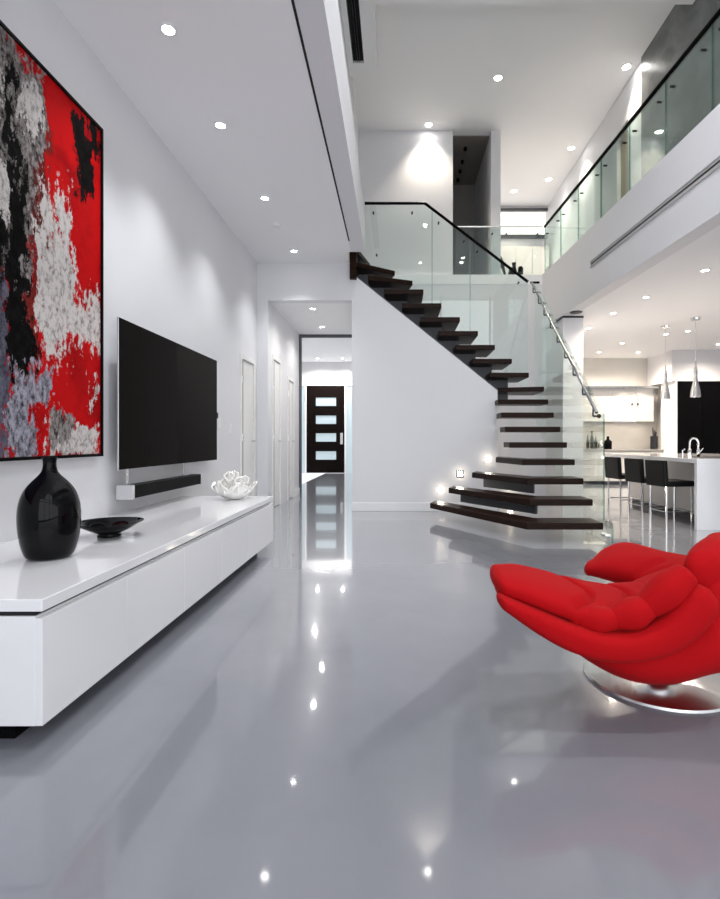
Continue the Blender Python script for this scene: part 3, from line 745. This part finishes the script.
# ------------------------------------------------------------------ red armchair
A = thing('swivel_armchair', 'red upholstered swivel lounge chair with petal arms on a round chrome base', 'armchair', (1.08, 2.17, 0))
V = Vector
bn = M['brushed'].node_tree.nodes; tg = bn.new('ShaderNodeTangent'); tg.direction_type = 'RADIAL'; tg.axis = 'Z'
bn['Principled BSDF'].inputs['Anisotropic'].default_value = 0.85; bn['Principled BSDF'].inputs['Anisotropic Rotation'].default_value = 0.0
M['brushed'].node_tree.links.new(tg.outputs[0], bn['Principled BSDF'].inputs['Tangent'])
b = new(); lathe(b, [(0, 0), (0.288, 0), (0.293, 0.006), (0.288, 0.014), (0.10, 0.030), (0, 0.032)], (1.10, 2.16, 0), 96)
o = obj('base_disc', b, 'brushed', A, smooth=True); md = o.modifiers.new('es', 'EDGE_SPLIT'); md.split_angle = 0.5
b = new(); lathe(b, [(0.10, 0.030), (0.10, 0.042), (0.075, 0.055), (0.05, 0.06), (0.045, 0.12), (0.09, 0.135), (0.09, 0.15), (0, 0.15)], (1.10, 2.16, 0), 48)
obj('pedestal', b, 'chrome', A, smooth=True)
# hull
hull = [((0.58, 1.95, 0.34), (0.02, 0.12, 0), (0, 0, 0.05)),
        ((0.72, 1.97, 0.27), (0.02, 0.18, 0), (0, 0, 0.09)),
        ((0.86, 1.98, 0.235), (0.03, 0.22, 0), (0, 0, 0.12)),
        ((1.00, 1.99, 0.225), (0.03, 0.23, 0), (0, 0, 0.125)),
        ((1.15, 2.02, 0.27), (0.03, 0.25, 0), (0, 0, 0.15)),
        ((1.32, 2.06, 0.32), (0.02, 0.28, 0), (0, 0, 0.17)),
        ((1.48, 2.09, 0.44), (0.0, 0.28, 0), (0, 0, 0.18))]
obj('shell', loft(new(), hull, 48, 2.2), 'red', A, smooth=True)
bp_ = [(0.385, 1.83, 0.425, 0.026, 0.0), (0.50, 1.80, 0.368, 0.038, 0.01), (0.60, 1.785, 0.322, 0.044, 0.01), (0.705, 1.78, 0.292, 0.046, 0.005), (0.81, 1.775, 0.290, 0.047, -0.005), (0.91, 1.775, 0.318, 0.049, -0.02), (1.00, 1.78, 0.378, 0.050, -0.035), (1.055, 1.785, 0.435, 0.044, -0.04)]
secs = [(V((x, y, z)), V((0.0, 0.06, 0.0)), V((dx, 0.0, rb))) for x, y, z, rb, dx in bp_]
obj('side_rail', loft(new(), secs, 36, 2.8), 'red', A, smooth=True)
bp2 = [(x + 0.02, y + 0.10, z - 0.005, rb * 0.95, dx) for x, y, z, rb, dx in bp_]
secs = [(V((x, y, z)), V((0.0, 0.13, 0.0)), V((dx, 0.0, rb))) for x, y, z, rb, dx in bp2]
obj('under_panel', loft(new(), secs, 32, 2.4), 'red', A, smooth=True)
# near arm cushion
secs = [((0.40, 1.94, 0.474), (0.0, 0.12, 0.010), (0, 0, 0.040)),
        ((0.48, 1.945, 0.458), (0.0, 0.155, 0.015), (0, 0, 0.047)),
        ((0.58, 1.95, 0.427), (0.0, 0.17, 0.018), (0, 0, 0.053)),
        ((0.70, 1.955, 0.393), (0.0, 0.175, 0.02), (0, 0, 0.052)),
        ((0.84, 1.97, 0.365), (0.0, 0.175, 0.02), (0, 0, 0.050)),
        ((1.00, 2.00, 0.36), (0.0, 0.18, 0.02), (0, 0, 0.05))]
gr = [([(0.60, 2.15), (0.649, 2.10), (0.735, 1.93), (0.70, 1.86), (0.63, 1.80)], 0.026, 0.014), ([(0.82, 2.2), (0.86, 2.13), (0.91, 2.0), (0.87, 1.9)], 0.024, 0.014)]
arm = obj('arm_cushion', loft(new(), secs, 96, 2.5, res=22, grooves=gr), 'red', A, smooth=True)
# segmented bolster running up to the headrest
seg_pts = [[(0.645, 1.815, 0.372), (0.70, 1.81, 0.368), (0.765, 1.81, 0.372)], [(0.765, 1.81, 0.374), (0.83, 1.81, 0.388), (0.885, 1.81, 0.412)], [(0.885, 1.81, 0.414), (0.96, 1.815, 0.468), (1.03, 1.82, 0.523)]]
rads = [(0.030, 0.047, 0.037), (0.037, 0.054, 0.042), (0.042, 0.060, 0.044)]
for i, sp in enumerate(seg_pts):
    a, m_, c = [V(p) for p in sp]
    def fr_(p, q, ra):
        t_ = q.normalized(); s_ = V((0, 1, 0)); u_ = t_.cross(s_).normalized() * -1
        return (p, s_ * ra * 1.1, u_ * ra)
    rr = rads[i]
    ss = [fr_(a, m_ - a, rr[0]), fr_(m_, c - a, rr[1]), fr_(c, c - m_, rr[2])]
    obj('bolster', loft(new(), ss, 32, 2.3, (0.4, 0.4)), 'red', A, smooth=True)
# seat
secs = [((0.86, 2.08, 0.30), (0.06, 0.16, 0.0), (0, 0, 0.05)), ((1.00, 2.12, 0.33), (0.06, 0.18, 0.0), (0, 0, 0.07)), ((1.16, 2.14, 0.36), (0.04, 0.2, 0.0), (0, 0, 0.09))]
obj('seat', loft(new(), secs, 28, 2.5), 'red', A, smooth=True)
# far arm
secs = [((0.965, 2.53, 0.375), (0.03, 0.07, 0.0), (0, 0, 0.035)), ((1.04, 2.50, 0.398), (0.03, 0.14, 0.015), (0, 0, 0.062)), ((1.15, 2.45, 0.405), (0.03, 0.20, 0.03), (0, 0, 0.078)), ((1.27, 2.34, 0.385), (0.04, 0.20, 0.01), (0, 0, 0.09)), ((1.40, 2.24, 0.38), (0.06, 0.20, 0.0), (0, 0, 0.09))]
gr = [([(0.98, 2.24), (1.08, 2.29), (1.20, 2.30)], 0.02, 0.016)]
obj('arm_cushion', loft(new(), secs, 64, 2.4, res=16, grooves=gr), 'red', A, smooth=True)
# headrest, side of the back, back
secs = [((1.145, 1.90, 0.52), (0.066, -0.02, 0.0), (0.0, 0, 0.078)), ((1.21, 1.97, 0.53), (0.085, -0.02, 0.0), (0.02, 0, 0.092)), ((1.32, 2.10, 0.53), (0.09, 0.0, 0.0), (0.02, 0, 0.095)), ((1.40, 2.24, 0.51), (0.09, 0.04, 0), (0, 0, 0.09))]
obj('headrest', loft(new(), secs, 36, 2.5), 'red', A, smooth=True)
secs = [((1.10, 1.88, 0.22), (0.09, 0.0, 0), (0, 0.07, 0.0)), ((1.13, 1.88, 0.34), (0.08, 0.0, 0), (0, 0.07, 0.0)), ((1.18, 1.90, 0.46), (0.07, 0.0, 0), (0, 0.07, 0.0))]
obj('back_side', loft(new(), secs, 36, 2.4), 'red', A, smooth=True)
secs = [((1.32, 1.86, 0.42), (0.12, 0, 0), (0, 0.0, 0.13)), ((1.42, 2.02, 0.45), (0.13, 0.02, 0), (0.02, 0.0, 0.16)), ((1.46, 2.22, 0.44), (0.12, 0.04, 0), (0.02, 0.0, 0.15))]
obj('backrest', loft(new(), secs, 32, 2.4), 'red', A, smooth=True)

# ------------------------------------------------------------------ kitchen island
ix0, ix1, iy0, iy1, iz = 3.38, 5.0, 5.75, 8.3, 0.80
t = thing('kitchen_island', 'white kitchen island with waterfall end and overhanging top', 'kitchen island', ((ix0 + ix1) / 2, 7.0, 0))
obj('top', bx(new(), ix0, ix1, iy0, iy1, iz - 0.05, iz), 'gloss_white', t, bevel=0.002)
obj('end_panel', bx(new(), ix0, ix1, iy0, iy0 + 0.05, 0, iz - 0.05), 'gloss_white', t)
obj('body', bx(new(), ix0 + 0.38, ix1 - 0.02, iy0 + 0.05, iy1 - 0.02, 0.08, iz - 0.05), 'cab_white', t)
obj('plinth', bx(new(), ix0 + 0.42, ix1 - 0.06, iy0 + 0.05, iy1 - 0.06, 0, 0.08), 'grey_paint', t)
obj('sink', bx(new(), 3.75, 4.7, 6.2, 6.55, iz, iz + 0.004), 'black_satin', t)
t = thing('faucet', 'tall arched chrome kitchen faucet on the white island', 'faucet', (3.75, 6.62, iz))
fxp, fyp = 3.70, 6.45
pts = [(fxp, fyp, iz), (fxp, fyp, iz + 0.17)] + [(fxp + 0.055 - 0.055 * math.cos(a), fyp, iz + 0.17 + 0.055 * math.sin(a) * 1.2) for a in [PI * i / 10 for i in range(1, 11)]] + [(fxp + 0.11, fyp, iz + 0.06)]
obj('spout', tube(new(), pts, 0.011, 12), 'chrome', t, smooth=True)
obj('stand', cyl(new(), (fxp, fyp, iz), (fxp, fyp, iz + 0.10), 0.02), 'chrome', t, smooth=True)
obj('spray_head', cyl(new(), (fxp + 0.11, fyp, iz), (fxp + 0.11, fyp, iz + 0.10), 0.018), 'chrome', t, smooth=True)
obj('lever', tube(new(), [(fxp + 0.12, fyp, iz + 0.05), (fxp + 0.17, fyp, iz + 0.11)], 0.006), 'chrome', t)
o = obj('soap_dispenser', tube(new(), [(fxp - 0.09, fyp, iz), (fxp - 0.09, fyp, iz + 0.08), (fxp - 0.06, fyp, iz + 0.1)], 0.008), 'chrome', None); tag(o, 'small chrome soap dispenser left of the faucet', 'soap dispenser')

# stools
def make_stool(label, X, Y):
    t = thing('bar_stool', label, 'stool', (X, Y, 0), 'black bar stools at the island')
    obj('seat', bx(new(), X - 0.17, X + 0.20, Y - 0.175, Y + 0.175, 0.455, 0.525), 'leather', t, bevel=0.02, seg=3)
    b = new(); prism(b, [(X - 0.20, 0.455), (X - 0.14, 0.455), (X - 0.16, 0.77), (X - 0.22, 0.77)], 'y', Y - 0.18, Y + 0.18)
    obj('backrest', b, 'leather', t, bevel=0.014, seg=3)
    for sx_ in (-0.16, 0.17):
        for sy_ in (-0.155, 0.155):
            obj('leg', cyl(new(), (X + sx_, Y + sy_, 0), (X + sx_, Y + sy_, 0.46), 0.012), 'chrome', t)
    for sy_ in (-0.155, 0.155):
        obj('foot_rail', cyl(new(), (X - 0.16, Y + sy_, 0.16), (X + 0.17, Y + sy_, 0.16), 0.008), 'chrome', t)
    for sx_ in (-0.16, 0.17):
        obj('foot_rail', cyl(new(), (X + sx_, Y - 0.17, 0.16), (X + sx_, Y + 0.17, 0.16), 0.008), 'chrome', t)
    return t
s0 = make_stool('black leather bar stool nearest the waterfall end of the island', 3.34, 6.24)
dup(s0, (3.33, 6.80, 0), 'black leather bar stool in the middle of the three at the island', rz=0.14)
dup(s0, (3.33, 7.46, 0), 'black leather bar stool farthest from the waterfall end, by the glass railing', rz=0.14)
s0.rotation_euler = (0, 0, 0.14)

# pendants
def pendant(label, x, yc, yb):
    Y = 1.99 * F_PX / (VY - yc); X = (x - VX) * Y / F_PX; zb = 1 + (VY - yb) * Y / F_PX
    t = thing('pendant_lamp', label, 'pendant lamp', (X, Y, zb), 'chrome pendants over the island')
    obj('canopy', lathe(new(), [(0, -0.03), (0.07, -0.03), (0.075, 0), (0, 0)], (X, Y, ZK), 24), 'steel', t)
    obj('cord', cyl(new(), (X, Y, zb + 0.58), (X, Y, ZK - 0.02), 0.004, 8), 'steel', t)
    obj('shade', lathe(new(), [(0.078, 0), (0.072, 0.08), (0.036, 0.26), (0.028, 0.34), (0.034, 0.40), (0.026, 0.46), (0.012, 0.50), (0.01, 0.58), (0, 0.58)], (X, Y, zb), 32), 'shade_glass', t, smooth=True)
    obj('bulb', lathe(new(), [(0, 0.01), (0.05, 0.015), (0.05, 0.05), (0, 0.05)], (X, Y, zb), 20), 'lamp_soft', t)
pendant('slender chrome pendant lamp on the left over the kitchen island', 665.5, 326, 399)
pendant('slender chrome pendant lamp on the right before the black cabinet', 695.5, 318, 397 + 0)

# back counter run
KY = 12.3
def kx(px, Y): return (px - VX) * Y / F_PX
t = thing('base_cabinet', 'white kitchen base cabinets along the back wall', 'cabinet', (4.6, KY - 0.3, 0))
obj('body', bx(new(), 3.03, 6.25, KY - 0.58, KY - 0.001, 0.08, 0.76), 'cab_white', t)
obj('plinth', bx(new(), 3.03, 6.25, KY - 0.52, KY - 0.001, 0.0, 0.08), 'grey_paint', t)
x = 3.03
while x < 6.2:
    x2 = min(x + 0.535, 6.25)
    for za, zb in ((0.09, 0.42), (0.425, 0.60), (0.605, 0.75)):
        d = obj('drawer', bx(new(), x + 0.004, x2 - 0.004, KY - 0.60, KY - 0.58, za, zb), 'cab_white', t)
        obj('handle', bx(new(), x + 0.1, x2 - 0.1, KY - 0.62, KY - 0.60, zb - 0.04, zb - 0.03), 'steel', d)
    x = x2
o = obj('worktop', bx(new(), 3.03, 6.25, KY - 0.62, KY - 0.001, 0.762, 0.81), 'counter', None, bevel=0.003); tag(o, 'grey stone worktop on the back kitchen cabinets', 'worktop')
t = thing('wall_cabinet', 'white wall cabinets above the back worktop with lit hood bay', 'cabinet', (4.6, KY - 0.2, 1.45))
uz0, uz1 = 1.45, 2.22
obj('body', bx(new(), 3.03, 6.02, KY - 0.33, KY - 0.001, uz0, uz1), 'cab_white', t)
es = [3.03, 3.6, 4.2, kx(611, 11.95), kx(637, 11.95), 6.02]
for a, b_ in zip(es, es[1:]):
    d = obj('door', bx(new(), a + 0.004, b_ - 0.004, KY - 0.35, KY - 0.33, uz0 + 0.01, uz1 - 0.03), 'cab_white', t)
for xx in (kx(632, 11.95), kx(637.5, 11.95)):
    obj('knob', cyl(new(), (xx, KY - 0.38, 1.86), (xx, KY - 0.35, 1.86), 0.022), 'dark_metal', t)
obj('light_rail', bx(new(), 3.03, 6.3, KY - 0.45, KY - 0.30, uz1, uz1 + 0.05), 'steel', t)
obj('hood', bx(new(), kx(613, 11.9), kx(637, 11.9), KY - 0.42, KY - 0.1, uz0 - 0.03, uz0), 'steel', t)
b = new()
for xx in (kx(625, 11.85), kx(637, 11.85)): cyl(b, (xx, KY - 0.48, uz1 + 0.02), (xx, KY - 0.40, uz1 + 0.02), 0.03, 12)
obj('spot_head', b, 'steel', t)
def spot(loc, energy, col, size, tgt, blend=0.5):
    l = bpy.data.lights.new('lamp_beam', 'SPOT'); l.energy = energy; l.color = col; l.spot_size = size; l.spot_blend = blend; l.shadow_soft_size = 0.03
    o = bpy.data.objects.new('lamp_beam', l); C.objects.link(o); o.location = loc
    o.rotation_euler = (V(tgt) - V(loc)).to_track_quat('-Z', 'Y').to_euler(); return o
for xx in (kx(625, 11.85), kx(641, 11.85)): spot((xx, KY - 0.62, uz1 + 0.02), 6, WARM, 1.6, (xx, KY - 0.35, 1.7))
area('under_cabinet_lamp', (4.6, KY - 0.2, uz0 - 0.04), 2.8, 0.06, 6, WARM)
# tiled return with shelves, tall black cabinet and bulkhead
struct('wall_kitchen_return', bx(new(), 6.26, 6.32, KY - 0.62, KY, 0, ZK), 'marble')
t = thing('wall_shelf', 'white open shelves between the wall cabinets and the black cabinet', 'shelf', (6.6, KY - 0.4, 1.4))
for zz in (1.42, 1.74, 2.06): obj('shelf_board', bx(new(), 6.33, 6.46 + .2, KY - 0.45, KY - 0.05, zz, zz + 0.03), 'steel', t)
TY = 11.2
tx0 = kx(677.5, TY)
t = thing('tall_cabinet', 'tall black cabinet wall at the right behind the island', 'cabinet', (7.2, TY + 0.3, 0))
obj('body', bx(new(), tx0, 8.85, TY + 0.02, TY + 0.45, 0, 2.31), 'black_satin', t)
x = tx0
while x < 8.8:
    obj('door', bx(new(), x + 0.004, min(x + 0.55, 8.85) - 0.004, TY, TY + 0.02, 0.05, 2.30), 'black_satin', t); x += 0.55
struct('wall_bulkhead', bx(new(), tx0 - 0.12, 8.9, TY - 0.0, KY, 2.312, ZK), 'wall')
struct('trim_7', bx(new(), tx0 - 0.05, tx0 - 0.002, TY, TY + 0.6, 0, 2.312), 'trim')
# things on the back counter
def bottle(name, label, px, r, h, m, cat, grp=None, Y=11.9):
    b = new(); lathe(b, [(0, 0), (r, 0), (r, h * 0.6), (r * 0.4, h * 0.75), (r * 0.35, h), (0, h)], (kx(px, Y), Y, 0.812), 20)
    o = obj(name, b, m, None, smooth=True); return tag(o, label, cat, grp)
bottle('bottle', 'dark green bottle at the left end of the back worktop', 587.7, 0.035, 0.32, 'bottle_green', 'bottle', 'bottles on the back worktop')
bottle('bottle', 'tall dark bottle, second from the left on the back worktop', 591.9, 0.04, 0.42, 'bottle_green', 'bottle', 'bottles on the back worktop')
bottle('bottle', 'short dark bottle, third from the left on the back worktop', 595.8, 0.038, 0.30, 'bottle_green', 'bottle', 'bottles on the back worktop')
bottle('jar', 'squat steel jar right of the bottles on the back worktop', 601, 0.07, 0.18, 'steel', 'jar')
bottle('coffee_maker', 'small black coffee maker on the back worktop', 608, 0.085, 0.30, 'black_satin', 'coffee maker')
t = thing('utensil_holder', 'dark utensil pot with tools at the right of the back worktop', 'utensil pot', (kx(654, 11.9), 11.9, 0.81))
ux = kx(654, 11.9)
obj('pot', lathe(new(), [(0, 0), (0.08, 0), (0.08, 0.30), (0.075, 0.30), (0.07, 0.02), (0, 0.02)], (ux, 11.9, 0.812), 24), 'dark_metal', t)
for dx, h in ((-0.03, 0.50), (0.02, 0.44), (0.05, 0.40)): obj('utensil', cyl(new(), (ux, 11.9, 0.84), (ux + dx, 11.9, 0.81 + h), 0.012), 'dark_metal', t)

# dark sculptures upstairs, behind the low glass
def sculpt(label, pts, r, px, h):
    pass
SY = 9.6; zf = ZF
t = thing('sculpture', 'dark figure sculpture standing on the upper floor behind glass', 'sculpture', (kx(514, SY), SY, zf))
c = kx(514, SY)
obj('figure', tube(new(), [(c - 0.03, SY, zf), (c - 0.05, SY, zf + 0.14), (c - 0.02, SY, zf + 0.25), (c + 0.0, SY, zf + 0.33), (c + 0.0, SY, zf + 0.40)], [0.05, 0.07, 0.08, 0.03, 0.04], 12), 'black_satin', t, smooth=True)
c = kx(520.5, SY)
o = obj('sculpture', tube(new(), [(c, SY, zf), (c, SY, zf + 0.05), (c, SY, zf + 0.30), (c, SY, zf + 0.33)], [0.05, 0.05, 0.05, 0.03], 12), 'black_satin', None, smooth=True); tag(o, 'dark upright block sculpture right of the dark figure upstairs', 'sculpture')
c = kx(500.5, SY)
o = obj('spear_ornament', tube(new(), [(c + 0.13, SY, zf), (c + 0.05, SY, zf + 0.30), (c + 0.02, SY, zf + 0.38), (c - 0.03, SY, zf + 0.60)], [0.012, 0.03, 0.055, 0.004], 10), 'black_satin', None, smooth=True); tag(o, 'dark pointed leaning ornament left of the dark figure upstairs', 'ornament')
# upstairs cabinet fronts glimpsed through the glass
t = thing('sideboard', 'pale glazed cabinet against the far upstairs wall', 'cabinet', (3.0, 11.9, 3.94))
obj('body', bx(new(), 2.35, 3.5, 11.7, 12.04, 3.94, 5.45), 'cab_white', t)
for i in range(3): obj('door', bx(new(), 2.36 + i * 0.38, 2.36 + i * 0.38 + 0.36, 11.68, 11.7, 4.0, 5.4), 'cab_white', t)
